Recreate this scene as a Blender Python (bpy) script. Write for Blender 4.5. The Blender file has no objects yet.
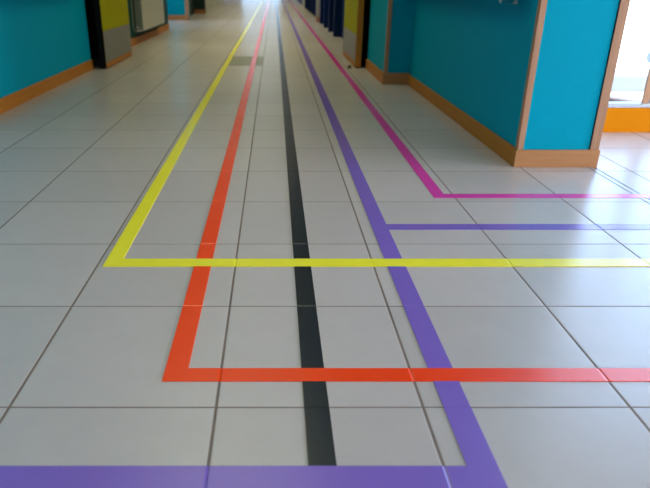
import bpy, bmesh, math, random
from mathutils import Vector, Matrix
random.seed(7)
C = bpy.context.scene.collection
SC = bpy.context.scene
T = 0.45                                   # floor tile pitch (m)
CAM_H = 1.893 * T

# ------------------------------------------------------------------ camera
cam_d = bpy.data.cameras.new('camera'); cam = bpy.data.objects.new('camera', cam_d); C.objects.link(cam)
cam_d.sensor_fit = 'HORIZONTAL'; cam_d.sensor_width = 36.0
cam_d.lens = 613.0 / 650 * 36.0
cam_d.shift_x = (325 - 274) / 650
cam_d.clip_start = 0.05; cam_d.clip_end = 300
cam.location = (0, 0, CAM_H)
cam.rotation_euler = (math.radians(90) - math.atan(263 / 613.0), 0, 0)
cam_d.dof.use_dof = True
cam_d.dof.focus_distance = 2.0
cam_d.dof.aperture_fstop = 3.4
SC.camera = cam

# ------------------------------------------------------------------ light, exposure
SC.view_settings.view_transform = 'Standard'
SC.view_settings.look = 'None'
SC.view_settings.gamma = 1.0
SC.view_settings.use_curve_mapping = False
SC.view_settings.exposure = 0.08
SKY_STRENGTH = 15.6
LAMP_POWER = 19.5; LAMP_COLOR = (0.98, 1.0, 0.58)
w = bpy.data.worlds.new('daylight'); SC.world = w; w.use_nodes = True
bg = w.node_tree.nodes['Background']
# pale overcast sky, brightest at the horizon and bluer overhead
_nt = w.node_tree; _tc = _nt.nodes.new('ShaderNodeTexCoord'); _sp = _nt.nodes.new('ShaderNodeSeparateXYZ'); _cr = _nt.nodes.new('ShaderNodeValToRGB')
_nt.links.new(_tc.outputs['Generated'], _sp.inputs[0]); _nt.links.new(_sp.outputs[2], _cr.inputs[0]); 
# the sky away from the sun (beyond the glazed screen, +Y) is dimmer and bluer than the sunny side
_mr = _nt.nodes.new('ShaderNodeMapRange'); _mr.interpolation_type = 'SMOOTHSTEP'; _mr.inputs[1].default_value = -0.15; _mr.inputs[2].default_value = 0.55
_nt.links.new(_sp.outputs[1], _mr.inputs[0])
_tint = _nt.nodes.new('ShaderNodeMix'); _tint.data_type = 'RGBA'; _tint.inputs[6].default_value = (1.62, 1.55, 1.45, 1); _tint.inputs[7].default_value = (0.32, 0.43, 0.535, 1)
_nt.links.new(_mr.outputs[0], _tint.inputs[0])
_mul = _nt.nodes.new('ShaderNodeMix'); _mul.data_type = 'RGBA'; _mul.blend_type = 'MULTIPLY'; _mul.inputs[0].default_value = 1.0
_nt.links.new(_cr.outputs[0], _mul.inputs[6]); _nt.links.new(_tint.outputs[2], _mul.inputs[7]); _nt.links.new(_mul.outputs[2], bg.inputs[0])
_cr.color_ramp.elements[0].position = 0.0; _cr.color_ramp.elements[0].color = (0.78, 0.84, 1.0, 1)
_cr.color_ramp.elements[1].position = 0.85; _cr.color_ramp.elements[1].color = (0.30, 0.34, 0.44, 1)
_e = _cr.color_ramp.elements.new(0.30); _e.color = (0.68, 0.74, 0.90, 1)
_e = _cr.color_ramp.elements.new(0.52); _e.color = (0.42, 0.47, 0.58, 1)
bg.inputs[1].default_value = SKY_STRENGTH
SC.cycles.max_bounces = 10; SC.cycles.diffuse_bounces = 6; SC.cycles.glossy_bounces = 5
SC.cycles.transparent_max_bounces = 12
SC.cycles.sample_clamp_indirect = 8.0
SC.cycles.caustics_reflective = False; SC.cycles.caustics_refractive = False

def portal(name, loc, rot, sx, sy):        # guides the renderer's daylight sampling through a window opening
    l = bpy.data.lights.new(name, 'AREA'); l.shape = 'RECTANGLE'; l.size = sx; l.size_y = sy
    l.cycles.is_portal = True
    o = bpy.data.objects.new(name, l); C.objects.link(o); o.location = loc; o.rotation_euler = rot
    return o
R90 = math.radians(90)
portal('daylight_portal', (4.0, 3.86, 1.25), (-R90, 0, 0), 4.8, 2.5)        # glazed screen, light travels -Y
portal('daylight_portal', (6.25, -4.26, 1.3), (R90, 0, 0), 2.5, 2.5)        # windows behind, light travels +Y
portal('daylight_portal', (7.86, 1.2, 1.3), (0, R90, 0), 2.45, 4.4)        # added right hall window, light travels -X
portal('daylight_portal', (-4.66, 13.95, 1.85), (0, -R90, 0), 1.1, 2.6)      # side alcove, light travels +X
portal('daylight_portal', (-0.85, 45.16, 1.65), (-R90, 0, 0), 2.7, 1.3)      # corridor end
portal('daylight_portal', (-5.66, 32.0, 1.4), (0, -R90, 0), 1.6, 4.0)       # far hall

# ------------------------------------------------------------------ materials
def newmat(name):
    m = bpy.data.materials.new(name); m.use_nodes = True
    return m, m.node_tree, m.node_tree.nodes['Principled BSDF']
def N(nt, t, **k):
    n = nt.nodes.new(t)
    for a, b in k.items(): setattr(n, a, b)
    return n
def math_node(nt, op, a, b=None, c=None):
    n = N(nt, 'ShaderNodeMath', operation=op)
    for i, v in enumerate((a, b, c)):
        if v is None: continue
        if isinstance(v, (int, float)): n.inputs[i].default_value = v
        else: nt.links.new(v, n.inputs[i])
    return n.outputs[0]

def paint(name, col, rough=0.5, var=0.06, scale=6.0, bump=0.02, spec=0.5, metal=0.0, stretch=(1, 1, 1)):
    m, nt, b = newmat(name)
    tc = N(nt, 'ShaderNodeTexCoord'); mp = N(nt, 'ShaderNodeMapping'); mp.inputs['Scale'].default_value = stretch
    nt.links.new(tc.outputs['Object'], mp.inputs[0])
    no = N(nt, 'ShaderNodeTexNoise'); no.inputs['Scale'].default_value = scale; no.inputs['Detail'].default_value = 5
    nt.links.new(mp.outputs[0], no.inputs['Vector'])
    mx = N(nt, 'ShaderNodeMix', data_type='RGBA')
    mx.inputs[6].default_value = (*[c * (1 - var) for c in col], 1)
    mx.inputs[7].default_value = (*[min(1, c * (1 + var)) for c in col], 1)
    nt.links.new(no.outputs[0], mx.inputs[0]); nt.links.new(mx.outputs[2], b.inputs['Base Color'])
    b.inputs['Roughness'].default_value = rough; b.inputs['Metallic'].default_value = metal
    b.inputs['Specular IOR Level'].default_value = spec
    if bump:
        n2 = N(nt, 'ShaderNodeTexNoise'); n2.inputs['Scale'].default_value = scale * 30; n2.inputs['Detail'].default_value = 2
        nt.links.new(mp.outputs[0], n2.inputs['Vector'])
        bp = N(nt, 'ShaderNodeBump'); bp.inputs['Strength'].default_value = bump; bp.inputs['Distance'].default_value = 0.002
        nt.links.new(n2.outputs[0], bp.inputs['Height']); nt.links.new(bp.outputs[0], b.inputs['Normal'])
    return m

def wood(name, c0, c1, rough=0.5, axis='Z', spec=0.2):
    m, nt, b = newmat(name)
    tc = N(nt, 'ShaderNodeTexCoord'); mp = N(nt, 'ShaderNodeMapping')
    s = {'X': (1.2, 22, 22), 'Y': (22, 1.2, 22), 'Z': (22, 22, 1.2)}[axis]
    mp.inputs['Scale'].default_value = s
    nt.links.new(tc.outputs['Object'], mp.inputs[0])
    no = N(nt, 'ShaderNodeTexNoise'); no.inputs['Scale'].default_value = 3.0; no.inputs['Detail'].default_value = 6; no.inputs['Distortion'].default_value = 0.6
    nt.links.new(mp.outputs[0], no.inputs['Vector'])
    cr = N(nt, 'ShaderNodeValToRGB'); cr.color_ramp.elements[0].position = 0.3; cr.color_ramp.elements[1].position = 0.72
    cr.color_ramp.elements[0].color = (*c0, 1); cr.color_ramp.elements[1].color = (*c1, 1)
    nt.links.new(no.outputs[0], cr.inputs[0]); nt.links.new(cr.outputs[0], b.inputs['Base Color'])
    b.inputs['Roughness'].default_value = rough; b.inputs['Specular IOR Level'].default_value = spec
    return m

TEAL = (0.000, 0.312, 0.445)
M = {}
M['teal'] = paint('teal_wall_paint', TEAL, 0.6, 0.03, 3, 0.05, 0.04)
M['shaded_teal'] = paint('shaded_teal_wall_paint', (0.0008, 0.0600, 0.0656), 0.6, 0.03, 3, 0.05, 0.10)  # teal paint darkened to carry the shade around the radiator
M['wood_z'] = wood('beech_upright', (0.4000, 0.2000, 0.1120), (0.4800, 0.2560, 0.1520))
M['wood_x'] = wood('beech_crosswise', (0.4160, 0.1800, 0.0680), (0.4960, 0.2240, 0.0920), axis='X')
M['wood_y'] = wood('beech_lengthwise', (0.45, 0.150, 0.018), (0.53, 0.190, 0.026), axis='Y')
M['wood_dark'] = wood('brown_ledge_wood', (0.1600, 0.0560, 0.0320), (0.2400, 0.0960, 0.0640), axis='X')
M['yellow_door'] = paint('yellow_door_laminate', (0.3760, 0.3440, 0.0008), 0.6, 0.03, 5, 0.0, 0.05)
M['kick'] = paint('brushed_steel_plate', (0.2720, 0.2640, 0.2400), 0.42, 0.10, 8, 0.0, metal=0.6, stretch=(1, 1, 14))
M['black'] = paint('black_rubber_and_shade', (0.004, 0.004, 0.005), 0.8, 0.1, 8, 0.0, 0.1)  # also blackens the recess behind the right door in place of shade
M['navy'] = paint('navy_laminate', (0.0008, 0.0144, 0.0840), 0.5, 0.08, 4, 0.0, 0.15)
M['dark_green'] = paint('dark_green_laminate_and_shade', (0.0032, 0.0240, 0.0240), 0.5, 0.08, 4, 0.0)  # also paints in the shade of the left door recess
M['pale'] = paint('pale_cream_paint', (0.4000, 0.3840, 0.3200), 0.5, 0.04, 4, 0.0)
M['ceiling'] = paint('white_ceiling_board', (0.55, 0.55, 0.52), 0.85, 0.03, 10, 0.1)
M['orange_panel'] = paint('orange_panel_paint', (0.6240, 0.1960, 0.0000), 0.5, 0.04, 3, 0.0, 0.05)
M['alu'] = paint('grey_aluminium', (0.2880, 0.3040, 0.3280), 0.4, 0.05, 10, 0.0, metal=0.6)
M['chrome'] = paint('chrome', (0.75, 0.76, 0.78), 0.18, 0.03, 10, 0.0, metal=1.0)
M['radiator'] = paint('cream_radiator_enamel', (0.4480, 0.4240, 0.3440), 0.35, 0.03, 4, 0.0)
M['radiator_side'] = paint('grey_radiator_grille', (0.2880, 0.3200, 0.3040), 0.4, 0.05, 4, 0.0)
M['blue_disc'] = paint('pale_blue_vinyl', (0.36, 0.47, 0.74), 0.5, 0.03, 5, 0.0)
M['strip'] = paint('grey_joint_rubber', (0.26, 0.27, 0.29), 0.4, 0.05, 10, 0.0, 0.5)
M['concrete'] = paint('pale_concrete', (0.80, 0.78, 0.74), 0.9, 0.06, 2, 0.1)
M['kerb'] = paint('grey_kerb_concrete', (0.36, 0.37, 0.38), 0.9, 0.06, 2, 0.1)
M['hatch'] = paint('brown_grey_hatch', (0.25, 0.235, 0.175), 0.4, 0.08, 20, 0.05)
M['brown'] = paint('brown_rubber', (0.10, 0.05, 0.02), 0.6, 0.1, 20, 0.0)
TR = 0.26
def tape_mat(name, col):
    return paint(name, col, TR, 0.035, 14, 0.03, 0.8)
M['tape_yellow'] = tape_mat('yellow_vinyl_tape', (0.94, 0.80, 0.035))
M['tape_orange'] = tape_mat('orange_vinyl_tape', (0.98, 0.052, 0.002))
M['tape_black'] = tape_mat('black_vinyl_tape', (0.003, 0.008, 0.019))
M['tape_purple'] = tape_mat('purple_vinyl_tape', (0.2150, 0.1161, 0.4988))
M['tape_magenta'] = tape_mat('magenta_vinyl_tape', (0.6808, 0.0414, 0.3680))

# window glass: clear thin pane, Fresnel mirror over see-through
gm = bpy.data.materials.new('clear_glass'); gm.use_nodes = True; nt = gm.node_tree; nt.nodes.clear()
o_ = N(nt, 'ShaderNodeOutputMaterial'); mx = N(nt, 'ShaderNodeMixShader'); fr = N(nt, 'ShaderNodeFresnel'); fr.inputs[0].default_value = 1.45
tr = N(nt, 'ShaderNodeBsdfTransparent'); tr.inputs[0].default_value = (0.93, 0.96, 0.96, 1); gl = N(nt, 'ShaderNodeBsdfGlossy'); gl.inputs['Roughness'].default_value = 0.02
ge = N(nt, 'ShaderNodeNewGeometry')
nt.links.new(math_node(nt, 'MULTIPLY', fr.outputs[0], math_node(nt, 'SUBTRACT', 1.0, ge.outputs['Backfacing'])), mx.inputs[0]); nt.links.new(tr.outputs[0], mx.inputs[1]); nt.links.new(gl.outputs[0], mx.inputs[2]); nt.links.new(mx.outputs[0], o_.inputs[0])
M['glass'] = gm

lm = bpy.data.materials.new('lit_lamp_diffuser'); lm.use_nodes = True; nt = lm.node_tree; b = nt.nodes['Principled BSDF']
b.inputs['Base Color'].default_value = (0.8, 0.8, 0.75, 1); b.inputs['Emission Color'].default_value = (*LAMP_COLOR, 1); b.inputs['Emission Strength'].default_value = 0.2
M['lamp'] = lm

# floor: large square porcelain tiles with sunk joints
X0, Y0 = -0.576, 1.0845                    # one joint crossing
STRIP0, STRIP1 = 1.560, 1.597              # expansion joint; beyond it the tile columns are shifted
XR0 = 1.740
JW = 0.0064
def floor_mat():
    m, nt, b = newmat('porcelain_floor_tiles')
    tc = N(nt, 'ShaderNodeTexCoord'); sp = N(nt, 'ShaderNodeSeparateXYZ'); nt.links.new(tc.outputs['Object'], sp.inputs[0])
    x, y = sp.outputs[0], sp.outputs[1]
    right = math_node(nt, 'GREATER_THAN', x, (STRIP0 + STRIP1) / 2)
    off = math_node(nt, 'MULTIPLY_ADD', right, XR0 - X0, X0)
    xr = math_node(nt, 'DIVIDE', math_node(nt, 'SUBTRACT', x, off), T)
    yr = math_node(nt, 'DIVIDE', math_node(nt, 'SUBTRACT', y, Y0), T)
    def dist(v, wob):
        f = math_node(nt, 'SUBTRACT', v, math_node(nt, 'ROUND', v))
        return math_node(nt, 'ABSOLUTE', f)
    dx, dy = dist(xr, 0), dist(yr, 0)
    dy2 = math_node(nt, 'MULTIPLY', dy, 1.45)
    d = math_node(nt, 'MULTIPLY', math_node(nt, 'MINIMUM', dx, dy2), T)
    mr = N(nt, 'ShaderNodeMapRange'); mr.inputs[1].default_value = JW / 2 - 0.0006; mr.inputs[2].default_value = JW / 2 + 0.0006
    nt.links.new(d, mr.inputs[0]); tile = mr.outputs[0]      # 0 in joint, 1 on tile
    cell = N(nt, 'ShaderNodeCombineXYZ')
    nt.links.new(math_node(nt, 'FLOOR', xr), cell.inputs[0]); nt.links.new(math_node(nt, 'FLOOR', yr), cell.inputs[1])
    wn = N(nt, 'ShaderNodeTexWhiteNoise', noise_dimensions='3D'); nt.links.new(cell.outputs[0], wn.inputs['Vector'])
    no = N(nt, 'ShaderNodeTexNoise'); no.inputs['Scale'].default_value = 9; no.inputs['Detail'].default_value = 8; no.inputs['Roughness'].default_value = 0.65
    nt.links.new(tc.outputs['Object'], no.inputs['Vector'])
    val = math_node(nt, 'ADD', math_node(nt, 'MULTIPLY', wn.outputs['Value'], 0.10), math_node(nt, 'MULTIPLY_ADD', no.outputs[0], 0.16, 0.87 - 0.08))
    # sparse little specks and scuffs on the tiles
    vo = N(nt, 'ShaderNodeTexVoronoi'); vo.inputs['Scale'].default_value = 9.0; nt.links.new(tc.outputs['Object'], vo.inputs['Vector'])
    spk = math_node(nt, 'MULTIPLY', math_node(nt, 'LESS_THAN', vo.outputs['Distance'], 0.018), 0.22)
    val = math_node(nt, 'SUBTRACT', val, spk)
    base = N(nt, 'ShaderNodeMix', data_type='RGBA', blend_type='MULTIPLY'); base.inputs[0].default_value = 1
    base.inputs[6].default_value = (0.560, 0.475, 0.470, 1)
    cv = N(nt, 'ShaderNodeCombineColor')
    for i in range(3): nt.links.new(val, cv.inputs[i])
    nt.links.new(cv.outputs[0], base.inputs[7])
    # joints: brown-grey grout, dirtier in places
    gn = N(nt, 'ShaderNodeTexNoise'); gn.inputs['Scale'].default_value = 5; nt.links.new(tc.outputs['Object'], gn.inputs['Vector'])
    gr = N(nt, 'ShaderNodeMix', data_type='RGBA'); gr.inputs[6].default_value = (0.080, 0.050, 0.038, 1); gr.inputs[7].default_value = (0.26, 0.165, 0.125, 1)
    nt.links.new(gn.outputs[0], gr.inputs[0])
    mx = N(nt, 'ShaderNodeMix', data_type='RGBA'); nt.links.new(tile, mx.inputs[0]); nt.links.new(gr.outputs[2], mx.inputs[6]); nt.links.new(base.outputs[2], mx.inputs[7])
    nt.links.new(mx.outputs[2], b.inputs['Base Color'])
    rn = N(nt, 'ShaderNodeTexNoise'); rn.inputs['Scale'].default_value = 3.5; rn.inputs['Detail'].default_value = 6; nt.links.new(tc.outputs['Object'], rn.inputs['Vector'])
    rt = math_node(nt, 'MULTIPLY_ADD', rn.outputs[0], 0.03, FLOOR_ROUGH - 0.015)
    ro = N(nt, 'ShaderNodeMix', data_type='FLOAT'); nt.links.new(tile, ro.inputs[0]); ro.inputs[2].default_value = 0.8; nt.links.new(rt, ro.inputs[3])
    nt.links.new(ro.outputs[0], b.inputs['Roughness'])
    b.inputs['Specular IOR Level'].default_value = FLOOR_SPEC
    mr2 = N(nt, 'ShaderNodeMapRange'); mr2.inputs[1].default_value = JW / 2 - 0.002; mr2.inputs[2].default_value = JW / 2 + 0.0025; nt.links.new(d, mr2.inputs[0])
    bp = N(nt, 'ShaderNodeBump'); bp.inputs['Strength'].default_value = 0.5; bp.inputs['Distance'].default_value = 0.0012
    nt.links.new(mr2.outputs[0], bp.inputs['Height']); nt.links.new(bp.outputs[0], b.inputs['Normal'])
    return m
FLOOR_ROUGH = 0.29; FLOOR_SPEC = 0.85
M['floor'] = floor_mat()

# ------------------------------------------------------------------ geometry helpers
def box(bm, x0, x1, y0, y1, z0, z1, bev=0.0):
    g = bmesh.ops.create_cube(bm, size=1.0)
    vs = g['verts']
    for v in vs:
        v.co = Vector(((x0 + x1) / 2 + v.co.x * (x1 - x0), (y0 + y1) / 2 + v.co.y * (y1 - y0), (z0 + z1) / 2 + v.co.z * (z1 - z0)))
    if bev:
        es = list({e for v in vs for e in v.link_edges})
        bmesh.ops.bevel(bm, geom=es, offset=bev, segments=2, affect='EDGES', profile=0.5)
def cyl(bm, p0, p1, r, seg=20, r2=None):
    p0, p1 = Vector(p0), Vector(p1); d = p1 - p0
    mt = Matrix.Translation((p0 + p1) / 2) @ d.to_track_quat('Z', 'Y').to_matrix().to_4x4()
    bmesh.ops.create_cone(bm, cap_ends=True, segments=seg, radius1=r, radius2=r if r2 is None else r2, depth=d.length, matrix=mt)
def tube(bm, pts, r, seg=12):
    for a, b_ in zip(pts[:-1], pts[1:]): cyl(bm, a, b_, r, seg)
    for p in pts[1:-1]:
        bmesh.ops.create_uvsphere(bm, u_segments=seg, v_segments=8, radius=r, matrix=Matrix.Translation(p))
def obj(name, bm, m, parent=None, loc=None):
    me = bpy.data.meshes.new(name); bmesh.ops.recalc_face_normals(bm, faces=bm.faces); bm.to_mesh(me); bm.free()
    o = bpy.data.objects.new(name, me); C.objects.link(o)
    if m: me.materials.append(m)
    if parent: o.parent = parent
    if loc: o.location = loc
    return o
def bx(name, m, *a, bev=0.0, parent=None):
    """a box part given in world metres; when parented to an Empty the offset is subtracted"""
    bm = bmesh.new()
    if parent is not None:
        l = parent.matrix_world.translation if False else parent.location
        a = (a[0] - l.x, a[1] - l.x, a[2] - l.y, a[3] - l.y, a[4] - l.z, a[5] - l.z)
    box(bm, *a, bev=bev)
    return obj(name, bm, m, parent)
def tag(o, label, cat, group=None, kind=None):
    if label: o['label'] = label
    if cat: o['category'] = cat
    if group: o['group'] = group
    if kind: o['kind'] = kind
    return o
def thing(name, label, cat, loc=(0, 0, 0), group=None, kind=None):
    o = bpy.data.objects.new(name, None); C.objects.link(o); o.location = loc; o.empty_display_size = 0.1
    return tag(o, label, cat, group, kind)
def struct(name, m, *a, bev=0.0, label=None, cat=None):
    o = bx(name, m, *a, bev=bev); o['kind'] = 'structure'
    if label: o['label'] = label
    if cat: o['category'] = cat
    return o
def sub(o, name, bm, m):                     # sub-part below a part that sits at its parent's origin
    return obj(name, bm, m, o)
def dup_tree(o, loc, parent=None):
    c = o.copy(); C.objects.link(c)
    if parent: c.parent = parent
    else: c.location = loc
    for ch in list(o.children): dup_tree(ch, None, c)
    return c

H = 2.6
# ------------------------------------------------------------------ shell
fl = bmesh.new()
box(fl, -6.0, 1.6, -4.4, 45.3, -0.12, 0.0); box(fl, 1.6, 7.8, -4.4, 3.80, -0.12, 0.0)
# the floor must end at the glazed screen on the right-hand side beyond Y = 3.72
floor = obj('floor', fl, M['floor']); tag(floor, 'pale grey square porcelain tiles with brown joints', 'floor', kind='structure')
struct('ceiling', M['ceiling'], -6.0, 1.6, -4.4, 45.3, H, H + 0.12, label='white ceiling above the corridor', cat='ceiling')
struct('ceiling', M['ceiling'], 1.6, 7.8, -4.4, 3.80, H, H + 0.12, label='white ceiling above the side hall', cat='ceiling')

# left side
struct('wall_left', M['teal'], -2.15, -1.915, -4.2, 6.655, 0, H, label='dark teal corridor wall nearest on the left', cat='wall')
struct('baseboard_left', M['wood_y'], -1.915, -1.900, -4.2, 6.655, 0, 0.098, bev=0.002, label='orange-brown wooden baseboard along the near left wall', cat='baseboard')
struct('wall_left', M['dark_green'], -2.45, -2.12, 6.655, 7.93, 0, H, label='recess wall behind the open left door, coloured dark for shade', cat='wall')  # dark colour stands for the shadow between leaf and wall
struct('wall_left', M['shaded_teal'], -2.30, -2.015, 7.93, 12.40, 0, H, label='teal wall behind the radiator, shade put into its colour', cat='wall')
struct('baseboard_left', M['wood_y'], -2.015, -2.000, 8.06, 12.40, 0, 0.105, bev=0.002, label='wooden baseboard under the radiator', cat='baseboard')
struct('wall_left', M['teal'], -4.7, -2.30, 12.28, 12.40, 0, H)
struct('wall_left', M['teal'], -4.7, -2.03, 15.50, 15.72, 0, H, label='teal end wall facing the viewer past the radiator', cat='wall')
struct('baseboard_left', M['wood_x'], -4.6, -2.015, 15.485, 15.50, 0, 0.11, bev=0.002, label='wooden baseboard of the teal end wall past the radiator', cat='baseboard')
struct('trim_1', M['wood_z'], -2.10, -2.015, 15.485, 15.50, 0.11, H, bev=0.002, label='wooden corner trim of the teal end wall past the radiator', cat='trim')
struct('wall_left', M['dark_green'], -2.5, -2.25, 15.72, 18.52, 0, H)
struct('wall_left', M['dark_green'], -2.5, -1.95, 18.52, 18.75, 0, H, label='dark green pier further down the left side', cat='wall')
struct('baseboard_left', M['wood_x'], -2.25, -1.935, 18.505, 18.52, 0, 0.11, bev=0.002, label='wooden baseboard of the dark green pier', cat='baseboard')
struct('wall_left', M['pale'], -2.4, -2.09, 18.75, 27.7, 0, H, label='furthest stretch of left wall', cat='wall')
struct('baseboard_left', M['pale'], -2.09, -2.075, 18.75, 27.7, 0, 0.09, label='pale baseboard of the furthest left wall', cat='baseboard')
struct('wall_left', M['pale'], -5.8, -2.4, 27.5, 27.7, 0, H)
# far hall on the left: wall with a high window, end wall with a window
struct('wall_left', M['pale'], -5.8, -5.6, 27.7, 30.0, 0, H)
struct('wall_left', M['pale'], -5.8, -5.6, 34.0, 45.2, 0, H)
struct('wall_left', M['pale'], -5.8, -5.6, 30.0, 34.0, 0, 0.6)
struct('wall_left', M['pale'], -5.8, -5.6, 30.0, 34.0, 2.2, H)
struct('wall_end', M['pale'], -5.8, -2.2, 45.0, 45.2, 0, H, label='pale end wall of the corridor', cat='wall')
struct('wall_end', M['pale'], 0.5, 1.6, 45.0, 45.2, 0, H)
struct('wall_end', M['pale'], -2.2, 0.5, 45.0, 45.2, 0, 1.0)
struct('wall_end', M['pale'], -2.2, 0.5, 45.0, 45.2, 2.3, H)
# alcove window wall
struct('wall_left', M['pale'], -4.7, -4.55, 12.40, 12.65, 0, H)
struct('wall_left', M['pale'], -4.7, -4.55, 15.25, 15.50, 0, H)
struct('wall_left', M['pale'], -4.7, -4.55, 12.65, 15.25, 0, 1.3)
struct('wall_left', M['pale'], -4.7, -4.55, 12.65, 15.25, 2.4, H)

# right side: the blue pier with its wooden trims
CX0, CX1, CY = 1.207, 1.592, 2.966
struct('wall_right', M['teal'], CX0, CX1, CY, 5.62, 0, H, label='bright blue pier and teal corridor wall on the right', cat='wall')
struct('baseboard_right', M['wood_y'], CX0 - 0.015, CX0, CY, 5.605, 0, 0.088, bev=0.0015, label='wooden baseboard along the right corridor wall', cat='baseboard')
struct('baseboard_right', M['wood_x'], CX0 - 0.015, 1.606, CY - 0.015, CY, 0, 0.087, bev=0.0015, label='wooden baseboard across the foot of the bright blue pier', cat='baseboard')
struct('trim_11', M['pale'], CX1, CX1 + 0.006, CY + 0.026, 3.715, 0, H - 0.002, label='added cream panel on the hidden right side of the blue pier', cat='trim')  # unseen panel added to keep teal bounce light off the door stile
# corner bead: an L of two thin laths
bm = bmesh.new()
box(bm, CX0 - 0.008, CX0 + 0.021, CY - 0.008, CY, 0.087, H - 0.002, 0.001)
box(bm, CX0 - 0.008, CX0, CY, CY + 0.024, 0.087, H - 0.002, 0.001)
tag(obj('trim_2', bm, M['wood_z']), 'wooden corner trim on the left edge of the bright blue pier', 'trim', kind='structure')
bm = bmesh.new()
box(bm, 1.557, 1.600, CY - 0.008, CY, 0.087, H - 0.002, 0.001)
box(bm, 1.592, 1.600, CY, CY + 0.024, 0.087, H - 0.002, 0.001)
tag(obj('trim_3', bm, M['wood_z']), 'wooden corner trim on the right edge of the bright blue pier', 'trim', kind='structure')
struct('trim_4', M['black'], 1.5545, 1.557, CY - 0.004, CY, 0.087, H - 0.002, label='dark gap line beside the right trim of the blue pier', cat='trim')
# jog into the corridor
struct('wall_right', M['teal'], 0.985, 1.60, 5.62, 6.70, 0, H, label='teal wall stepping into the corridor before the open right door', cat='wall')
struct('baseboard_right', M['wood_x'], 0.970, CX0, 5.605, 5.62, 0, 0.100, bev=0.0015, label='short wooden baseboard across the step of the right wall', cat='baseboard')
struct('baseboard_right', M['wood_y'], 0.970, 0.985, 5.62, 6.70, 0, 0.100, bev=0.0015, label='short wooden baseboard before the open right door', cat='baseboard')
bm = bmesh.new()
box(bm, 0.979, 1.012, 5.612, 5.62, 0.10, H - 0.002, 0.001); box(bm, 0.979, 0.985, 5.62, 5.645, 0.10, H - 0.002, 0.001)
tag(obj('trim_5', bm, M['wood_z']), 'wooden corner trim where the right wall steps into the corridor', 'trim', kind='structure')
struct('wall_right', M['black'], 1.16, 1.60, 6.70, 8.02, 0, H, label='recess wall behind the open right door with painted-in shade', cat='wall')  # black colour put in for the shadowed gap behind the leaf
struct('wall_right', M['navy'], 1.105, 1.60, 8.02, 14.45, 0, H, label='navy blue wall behind the navy pilasters', cat='wall')
struct('wall_right', M['navy'], 1.105, 1.60, 14.45, 23.0, 0, H, label='second navy blue wall further down the right side', cat='wall')
struct('wall_right', M['pale'], 1.09, 1.60, 23.0, 25.3, 0, H, label='pale stretch of right wall beyond the navy walls', cat='wall')
struct('wall_right', M['navy'], 1.075, 1.60, 25.3, 30.6, 0, H, label='last dark navy stretch of the right wall', cat='wall')
struct('wall_right', M['pale'], 1.35, 1.60, 30.6, 45.2, 0, H)
# lintel of the fire doors
struct('trim_6', M['teal'], -2.12, 1.16, 7.93, 8.02, 2.12, H, label='lintel above the open double doors', cat='trim')

# side hall on the right and the wall behind
struct('wall_right', M['pale'], 7.6, 7.8, -4.2, -1.0, 0, H)
struct('wall_right', M['pale'], 7.6, 7.8, 3.4, 3.80, 0, H)
struct('wall_right', M['pale'], 7.6, 7.8, -1.0, 3.4, 0, 0.05)
struct('wall_right', M['pale'], 7.6, 7.8, -1.0, 3.4, 2.55, H)
struct('wall_back', M['pale'], -2.15, 5.0, -4.2, -4.05, 0, H)
struct('wall_back', M['pale'], 7.5, 7.8, -4.2, -4.05, 0, H)
struct('wall_back', M['pale'], 5.0, 7.5, -4.2, -4.05, 0, 0.05)
struct('wall_back', M['pale'], 5.0, 7.5, -4.2, -4.05, 2.55, H)
struct('wall_right', M['pale'], 6.4, 7.6, 3.72, 3.80, 0, H)

# ------------------------------------------------------------------ windows
def window(name, label, axis, a0, a1, pos, z0, z1, n, fm, depth=0.05, fw=0.05):
    t = thing(name, label, 'window', kind='structure')
    bm = bmesh.new()
    def fb(u0, u1, w0, w1):
        if axis == 'X': box(bm, u0, u1, pos - depth / 2, pos + depth / 2, w0, w1, 0.003)
        else: box(bm, pos - depth / 2, pos + depth / 2, u0, u1, w0, w1, 0.003)
    fb(a0, a1, z0, z0 + fw); fb(a0, a1, z1 - fw, z1)
    for i in range(n + 1):
        u = a0 + (a1 - a0) * i / n; u = min(max(u, a0 + fw / 2), a1 - fw / 2); fb(u - fw / 2, u + fw / 2, z0 + fw, z1 - fw)
    obj('window_frame', bm, fm, t)
    for i in range(n):
        u0 = a0 + (a1 - a0) * i / n + fw * 0.4; u1 = a0 + (a1 - a0) * (i + 1) / n - fw * 0.4
        bm = bmesh.new()
        if axis == 'X': box(bm, u0, u1, pos - 0.003, pos + 0.003, z0 + fw * .8, z1 - fw * .8)
        else: box(bm, pos - 0.003, pos + 0.003, u0, u1, z0 + fw * .8, z1 - fw * .8)
        obj('pane', bm, M['glass'], t)
    return t
window('window_2', 'large window in the wall behind the viewer', 'X', 5.0, 7.5, -4.12, 0.05, 2.55, 2, M['alu'])
window('window_6', 'wide unseen window added in the right wall of the side hall', 'Y', -1.0, 3.4, 7.7, 0.05, 2.55, 4, M['alu'])  # unseen window added to brighten the front of the blue pier
window('window_3', 'window of the left alcove past the radiator', 'Y', 12.65, 15.25, -4.62, 1.3, 2.4, 2, M['alu'])
window('window_7', 'window at the far end of the corridor', 'X', -2.2, 0.5, 45.1, 1.0, 2.3, 2, M['alu'])
window('window_4', 'window of the far hall on the left', 'Y', 30.0, 34.0, -5.7, 0.6, 2.2, 3, M['alu'])

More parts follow.
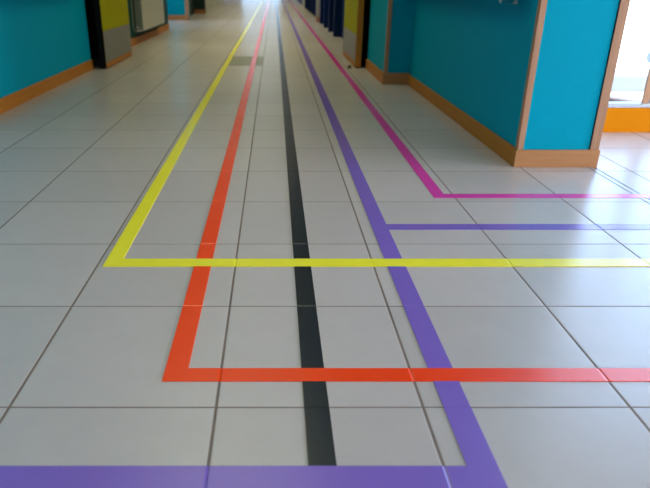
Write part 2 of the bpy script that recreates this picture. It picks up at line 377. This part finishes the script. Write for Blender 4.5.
# the glazed screen beside the blue pier: fixed light with orange base panel
GY = 3.72
t = thing('window_1', 'tall glazed screen with orange base panel right of the blue pier', 'window', (1.6, GY, 0), kind='structure')
bx('base_panel', M['orange_panel'], 1.600, 2.300, GY, GY + 0.06, 0.0, 0.150, bev=0.002, parent=t)['label'] = 'bright orange base panel'
bx('sill', M['alu'], 1.592, 2.205, GY - 0.004, GY + 0.064, 0.150, 0.176, bev=0.002, parent=t)['label'] = 'grey metal sill'
bx('pane', M['glass'], 1.60, 2.21, GY + 0.03, GY + 0.036, 0.170, 2.46, parent=t)
bx('window_frame', M['alu'], 1.592, 2.205, GY, GY + 0.06, 2.46, H, bev=0.002, parent=t)
# glazed door leaf right of it, wooden stiles
t = thing('door_3', 'glazed door with wooden stile and round blue disc at the right edge', 'door', (2.21, GY, 0), kind='structure')
bx('stile', M['wood_z'], 2.210, 2.250, GY - 0.005, GY + 0.008, 0.176, 2.46, bev=0.002, parent=t)['label'] = 'slim wooden stile'
bx('stile', M['alu'], 2.256, 2.300, GY, GY + 0.05, 0.176, 2.46, bev=0.002, parent=t)
bx('stile', M['alu'], 3.20, 3.26, GY, GY + 0.05, 0.0, 2.46, bev=0.002, parent=t)
bx('bottom_rail', M['orange_panel'], 2.301, 3.20, GY, GY + 0.05, 0.0005, 0.150, bev=0.002, parent=t)
bx('kick_sill', M['alu'], 2.205, 3.20, GY - 0.004, GY + 0.054, 0.150, 0.176, bev=0.002, parent=t)
bx('top_rail', M['alu'], 2.25, 3.20, GY, GY + 0.05, 2.40, 2.46, bev=0.002, parent=t)
bx('pane', M['glass'], 2.25, 3.21, GY + 0.022, GY + 0.028, 0.170, 2.42, parent=t)
bm = bmesh.new(); cyl(bm, (0.008, -0.014, 0.449), (0.008, -0.0055, 0.449), 0.046, 40)
obj('round_sticker', bm, M['blue_disc'], t)['label'] = 'round pale blue disc'
# the rest of the screen, out of the frame, lights the hall
window('window_5', 'glazed screen of the side hall', 'X', 3.26, 6.4, GY + 0.03, 0.0, H - 0.001, 3, M['alu'], depth=0.06)
struct('trim_7', M['alu'], 2.205, 3.26, GY, GY + 0.06, 2.46, H)

# outside the screen
bm = bmesh.new(); box(bm, 1.61, 40, 3.80, 45, -0.16, -0.02)
tag(obj('terrace', bm, M['concrete']), 'pale paving outside the glazed screen', 'ground', kind='structure')
bm = bmesh.new(); box(bm, 1.9, 12, 5.35, 5.75, -0.02, 0.11, 0.01)
tag(obj('kerb', bm, M['kerb']), 'pale grey kerb outside the glazed screen, seen through the glass', 'kerb')
bm = bmesh.new(); box(bm, -0.33, 0.33, -0.05, 0.05, -0.10, -0.06, 0.003)
o = obj('door_mat_board', bm, M['wood_dark'], loc=(2.655, 4.775, 0.08)); o.rotation_euler = (0, 0, math.radians(-58))
tag(o, 'thin brown board lying outside behind the glazed screen', 'board'); o.name = 'wooden_board'

# ------------------------------------------------------------------ expansion joint strip
bm = bmesh.new()
box(bm, STRIP0, STRIP0 + 0.006, -4.0, 3.72, 0, 0.0012); box(bm, STRIP1 - 0.006, STRIP1, -4.0, 3.72, 0, 0.0012)
tag(obj('trim_8', bm, M['strip']), 'thin grey double-line expansion joint running from the foot of the blue pier', 'trim', kind='structure')

# ------------------------------------------------------------------ open fire doors
def fire_door(name, label, face, back, y0, y1, kz, side, edge_m):
    t = thing(name, label, 'door', ((face + back) / 2, y1, 0), kind='structure')
    lo, hi = min(face, back), max(face, back); e = 0.0015
    bx('leaf', M['yellow_door'], lo, hi, y0 + 0.004, y1, 0.012, 2.10, bev=0.002, parent=t)['label'] = 'yellow door leaf'
    f0, f1 = (face - 0.002, face) if side < 0 else (face, face + 0.002)
    bx('kick_plate', M['kick'], min(f0, f1), max(f0, f1), y0 + 0.012, y1 - 0.01, 0.062, kz, parent=t)['label'] = 'grey metal kick plate'
    bx('bottom_rail', M['wood_y'], min(f0, f1), max(f0, f1), y0 + 0.012, y1 - 0.01, 0.012, 0.060, parent=t)['label'] = 'wooden bottom strip'
    bx('edge_strip', edge_m, lo - .001, hi + .001, y0 - 0.004, y0 + 0.004, 0.012, 2.10, bev=0.001, parent=t)
    # lever handles on the corridor face
    bm = bmesh.new(); s = side
    px = face + s * 0.0; py = y0 + 0.08; l = t.location
    cyl(bm, (px - l.x, py - l.y, 1.02), (px + s * 0.05 - l.x, py - l.y, 1.02), 0.009)
    cyl(bm, (px + s * 0.05 - l.x, py - l.y - 0.008, 1.02), (px + s * 0.05 - l.x, py + 0.12 - l.y, 1.02), 0.009)
    box(bm, px - 0.001 - l.x, px + s * 0.006 - l.x, py - 0.02 - l.y, py + 0.02 - l.y, 0.92, 1.12, 0.001)
    obj('lever_handle', bm, M['chrome'], t)
    bm = bmesh.new()
    for z in (0.25, 1.05, 1.9): cyl(bm, (lo + 0.02 - l.x, y1 + 0.008 - l.y, z - 0.05), (lo + 0.02 - l.x, y1 + 0.008 - l.y, z + 0.05), 0.008)
    obj('hinge', bm, M['chrome'], t)
    return t
fire_door('door_1', 'yellow fire door with grey kick plate, folded open on the left wall', -1.757, -1.812, 6.640, 7.90, 0.375, 1, M['black'])
fire_door('door_2', 'yellow fire door with wooden edge, folded open on the right wall', 0.862, 0.922, 6.740, 8.00, 0.335, -1, M['wood_y'])
struct('trim_9', M['dark_green'], -2.12, -1.79, 7.93, 8.02, 0, 2.12, label='door jamb behind the open left door', cat='trim')
struct('trim_10', M['dark_green'], 0.91, 1.16, 8.005, 8.02, 0, 2.12, label='door jamb behind the open right door', cat='trim')
# little floor stop at the foot of the right leaf
t = thing('door_stop', 'small brown door stop on the floor at the right yellow door', 'door stop', (0.80, 6.72, 0))
bm = bmesh.new(); cyl(bm, (0, 0, 0), (0, 0, 0.006), 0.028, 24); obj('base', bm, M['alu'], t)
bm = bmesh.new(); cyl(bm, (0, 0, 0.006), (0, 0, 0.030), 0.020, 24, 0.017); obj('bumper', bm, M['brown'], t)

# ------------------------------------------------------------------ navy pilasters along the right wall
pil_labels = ['navy pilaster nearest the yellow right door', 'second navy pilaster beyond the yellow right door',
              'third navy pilaster beyond the yellow right door', 'navy pilaster next to the pale post on the right wall']
def pilaster(y, x0, x1, label, group):
    t = thing('pilaster', label, 'pilaster', ((x0 + x1) / 2, y, 0), group)
    hw = (x1 - x0) / 2
    bm = bmesh.new(); box(bm, -hw, hw, 0, 0.10, 0.03, H - 0.003, 0.003); obj('shaft', bm, M['navy'], t)
    bm = bmesh.new(); box(bm, -hw, hw, 0.006, 0.096, 0, 0.03); obj('plinth', bm, M['navy'], t)
    return t
for y, l in zip((10.70, 11.76, 12.87, 14.00), pil_labels):
    pilaster(y, 0.988, 1.1045, l, 'navy pilasters between the yellow door and the pale post')
for i, y in enumerate((16.8, 17.9, 19.0, 20.1, 21.2, 22.3)):
    pilaster(y, 1.040, 1.1045, 'narrow navy pilaster in the far row beyond the pale post', 'far navy pilasters beyond the pale post')
t = thing('door_post', 'pale post with brown foot between the navy pilasters', 'post', (0.985, 14.53, 0))
bm = bmesh.new(); box(bm, -0.045, 0.045, 0, 0.10, 0.13, H - 0.003, 0.004); obj('shaft', bm, M['pale'], t)
bm = bmesh.new(); box(bm, -0.052, 0.052, -0.008, 0.108, 0, 0.13, 0.004); obj('foot', bm, M['wood_z'], t)['label'] = 'brown wooden foot'
# ------------------------------------------------------------------ radiator in the left bay
RX = -1.885; RY0, RY1 = 9.36, 11.22
t = thing('radiator', 'cream flat-panel radiator on the teal wall past the left door', 'radiator', (-2.015, RY0, 0))
RZ0, RZ1 = 0.188, 1.75
bx('panel', M['radiator'], RX - 0.022, RX, RY0, RY1, RZ0, RZ1, bev=0.006, parent=t)
bx('panel', M['radiator'], RX - 0.105, RX - 0.083, RY0, RY1, RZ0, RZ1, bev=0.006, parent=t)
bm = bmesh.new()
for i in range(30):
    yy = 0.04 + i * 0.06; box(bm, 0.026 + 0.022, 0.026 + 0.082, yy, yy + 0.004, RZ0 + 0.03, RZ1 - 0.03)
obj('convector', bm, M['radiator_side'], t)
bx('side_cover', M['radiator_side'], RX - 0.107, RX - 0.004, RY0 - 0.008, RY0 + 0.004, RZ0 - 0.002, RZ1, bev=0.002, parent=t)['label'] = 'grey ribbed side cover'
for z in (0.5, 1.5):
    for yy in (0.3, 1.5):
        bm = bmesh.new(); box(bm, 0.0015, 0.03, yy, yy + 0.04, z, z + 0.06); obj('wall_bracket', bm, M['alu'], t)
bm = bmesh.new(); tube(bm, [(0.02, -0.12, 0.205), (0.055, -0.12, 0.205), (0.055, -0.005, 0.24)], 0.012); tube(bm, [(0.012, -0.12, 0.205), (0.012, -0.12, 2.55)], 0.011)
obj('pipe', bm, M['radiator_side'], t)
bm = bmesh.new(); cyl(bm, (0.055, -0.12, 0.185), (0.055, -0.12, 0.235), 0.020); cyl(bm, (0.06, -0.12, 0.21), (0.125, -0.12, 0.21), 0.024, 20, 0.02)
obj('valve', bm, M['chrome'], t)['label'] = 'shiny valve at the lower corner'

# ------------------------------------------------------------------ handrails (just above the frame; they throw the dark bands on the walls)
def handrail(label, wx, s, y0, y1, ys):
    t = thing('handrail', label, 'handrail', (wx, y0, 0.835))
    L = y1 - y0
    bm = bmesh.new(); prof = []
    for k in range(16):
        a = 2 * math.pi * k / 16; prof.append((s * (0.080 + 0.026 * math.cos(a)), 0.055 * math.copysign(abs(math.sin(a)) ** 0.6, math.sin(a))))
    v0 = [bm.verts.new((p, 0, q)) for p, q in prof]; v1 = [bm.verts.new((p, L, q)) for p, q in prof]
    for k in range(16): bm.faces.new((v0[k], v0[(k + 1) % 16], v1[(k + 1) % 16], v1[k]))
    bm.faces.new(v0); bm.faces.new(v1[::-1])
    obj('rail', bm, M['wood_y'], t)
    for y in ys:
        bm = bmesh.new(); yy = y - y0
        box(bm, min(0, s * 0.006), max(0, s * 0.006), yy - 0.036, yy + 0.036, -0.088, 0.03, 0.002)
        box(bm, min(s * .004, s * 0.078), max(s * .004, s * 0.078), yy - 0.016, yy + 0.016, -0.083, -0.066, 0.003)
        cyl(bm, (s * 0.068, yy, -0.072), (s * 0.080, yy, -0.045), 0.012)
        obj('bracket', bm, M['chrome'], t)
    return t
handrail('wall handrail on metal brackets along the right teal wall', CX0, -1, 3.10, 5.50, (3.29, 4.30, 5.25))
handrail('wall handrail on metal brackets along the left teal wall', -1.915, 1, -3.8, 6.15, (-3.2, -1.9, -0.6, 0.7, 2.0, 3.3, 4.6, 5.8))

# ------------------------------------------------------------------ ceiling lamps
def ceiling_lamp(x, y, label, power):
    t = thing('ceiling_light', label, 'ceiling light', (x, y, H - 0.001))
    bm = bmesh.new(); box(bm, -0.62, 0.62, -0.92, 0.92, -0.03, 0, 0.004); obj('housing', bm, M['alu'], t)
    bm = bmesh.new(); box(bm, -0.59, 0.59, -0.89, 0.89, -0.034, -0.0305); obj('diffuser', bm, M['lamp'], t)
    l = bpy.data.lights.new('ceiling_lamp_glow', 'AREA'); l.shape = 'RECTANGLE'; l.size = 1.16; l.size_y = 1.76; l.spread = math.radians(112); l.energy = power; l.color = LAMP_COLOR
    lo = bpy.data.objects.new('ceiling_lamp_glow', l); C.objects.link(lo); lo.parent = t; lo.location = (0, 0, -0.037)
lamp_names = ['above the corridor, nearest the viewer', 'above the corridor beside the blue pier', 'above the corridor before the yellow doors', 'above the corridor just past the yellow doors',
              'above the corridor by the radiator', 'above the corridor by the third navy pilaster', 'above the left alcove opening', 'above the dark green pier', 'above the corridor one lamp past the dark green pier', 'above the corridor two lamps past the dark green pier', 'last of the corridor row']
for i in range(11):
    y = 0.8 + 2.75 * i
    ceiling_lamp(-0.35, y, 'white rectangular ceiling light ' + lamp_names[i], LAMP_POWER * (0.26 if i < 1 else 0.36 if i < 2 else 0.58 if i < 3 else 0.95))

# ------------------------------------------------------------------ floor hatch and tapes
HX0, HX1, HY0, HY1 = X0 + 0.004, X0 + T - 0.004, Y0 + 13 * T + 0.004, Y0 + 15 * T - 0.004
t = thing('floor_hatch', 'dull brown-grey floor hatch set between the tiles under the orange tape', 'hatch', (HX0, HY0, 0))
bx('lid', M['hatch'], HX0 + .008, HX1 - .008, HY0 + .008, HY1 - .008, 0, 0.0008, parent=t)
bm = bmesh.new(); a, b_ = HX1 - HX0, HY1 - HY0
for q in ((0, .007, 0, b_), (a - .007, a, 0, b_), (.007, a - .007, 0, .007), (.007, a - .007, b_ - .007, b_)): box(bm, *q, 0, 0.0009)
obj('rim', bm, M['alu'], t)

def tape(name, label, m, polys, z):
    """polys: list of convex floor polygons making one strip of tape; the tape sinks a little where it crosses a joint"""
    bm = bmesh.new()
    for p in polys:
        vs = [bm.verts.new((x, y, 0)) for x, y in p]; bm.faces.new(vs)
    bmesh.ops.remove_doubles(bm, verts=bm.verts, dist=1e-5)
    xs = [v.co.x for v in bm.verts]; ys = [v.co.y for v in bm.verts]
    g = 0.0042
    def joints(lo, hi, o):
        k = math.ceil((lo - o) / T)
        while o + k * T < hi: yield o + k * T; k += 1
    cuts = []
    for jx in list(joints(min(xs), min(max(xs), STRIP0), X0)) + [j for j in joints(min(xs), max(xs), XR0) if j > STRIP1]: cuts.append((0, jx))
    for jy in joints(min(ys), min(max(ys), 12), Y0): cuts.append((1, jy))
    for ax, c in cuts:
        for d in (-g, 0, g):
            no = (1, 0, 0) if ax == 0 else (0, 1, 0); co = (c + d, 0, 0) if ax == 0 else (0, c + d, 0)
            bmesh.ops.bisect_plane(bm, geom=list(bm.verts) + list(bm.edges) + list(bm.faces), dist=1e-6, plane_co=co, plane_no=no)
    for v in bm.verts:
        zz = z
        for ax, c in cuts:
            if abs(v.co[ax] - c) < 5e-4: zz = max(0.0001, z - 0.0011)
        v.co.z = zz
    # thickness: skirt down to the tile
    r = bmesh.ops.extrude_face_region(bm, geom=list(bm.faces))
    for v in [e for e in r['geom'] if isinstance(e, bmesh.types.BMVert)]: v.co.z = max(v.co.z, 0.0001)
    for v in bm.verts: pass
    lowers = [v for v in bm.verts if v not in set(e for e in r['geom'] if isinstance(e, bmesh.types.BMVert))]
    for v in lowers: v.co.z = 0.00002
    o = obj(name, bm, m); tag(o, label, 'floor tape'); return o

FAR = 44.0
def L(xl, xr, yb, yt, x_end):               # a lane running away, mitred into a strip to the right
    return [[(xl, yb), (xr, yt), (xr, FAR), (xl, FAR)], [(xl, yb), (x_end, yb), (x_end, yt), (xr, yt)]]
tape('floor_tape', 'black floor tape running straight up the middle of the corridor', M['tape_black'], [[(0.0657, 0.909), (0.1200, 0.909), (0.1200, FAR), (0.0657, FAR)]], 0.0014)
px0, px1, pyt = 0.3685, 0.4275, 0.9083
tape('floor_tape', 'purple floor tape running up the corridor and turning left across the foreground', M['tape_purple'],
     [[(px1, pyt - 0.061), (px1, FAR), (px0, FAR), (px0, pyt)], [(px1, pyt - 0.061), (px0, pyt), (-1.88, pyt), (-1.88, pyt - 0.061)]], 0.0017)
tape('floor_tape', 'short purple floor tape branching right between the yellow and magenta tapes', M['tape_purple'],
     [[(px1 + 0.0005, 2.119), (7.0, 2.119), (7.0, 2.175), (px1 + 0.0005, 2.175)]], 0.0015)
tape('floor_tape', 'orange floor tape running down the corridor and turning right in the foreground', M['tape_orange'], L(-0.2595, -0.2045, 1.1776, 1.2293, 7.0), 0.0020)
tape('floor_tape', 'yellow floor tape running down the corridor and turning right across the other tapes', M['tape_yellow'], L(-0.556, -0.502, 1.798, 1.857, 7.0), 0.0023)
tape('floor_tape', 'magenta pink floor tape nearest the right wall, turning right before the blue pier', M['tape_magenta'], L(0.684, 0.738, 2.4825, 2.536, 7.0), 0.0014)
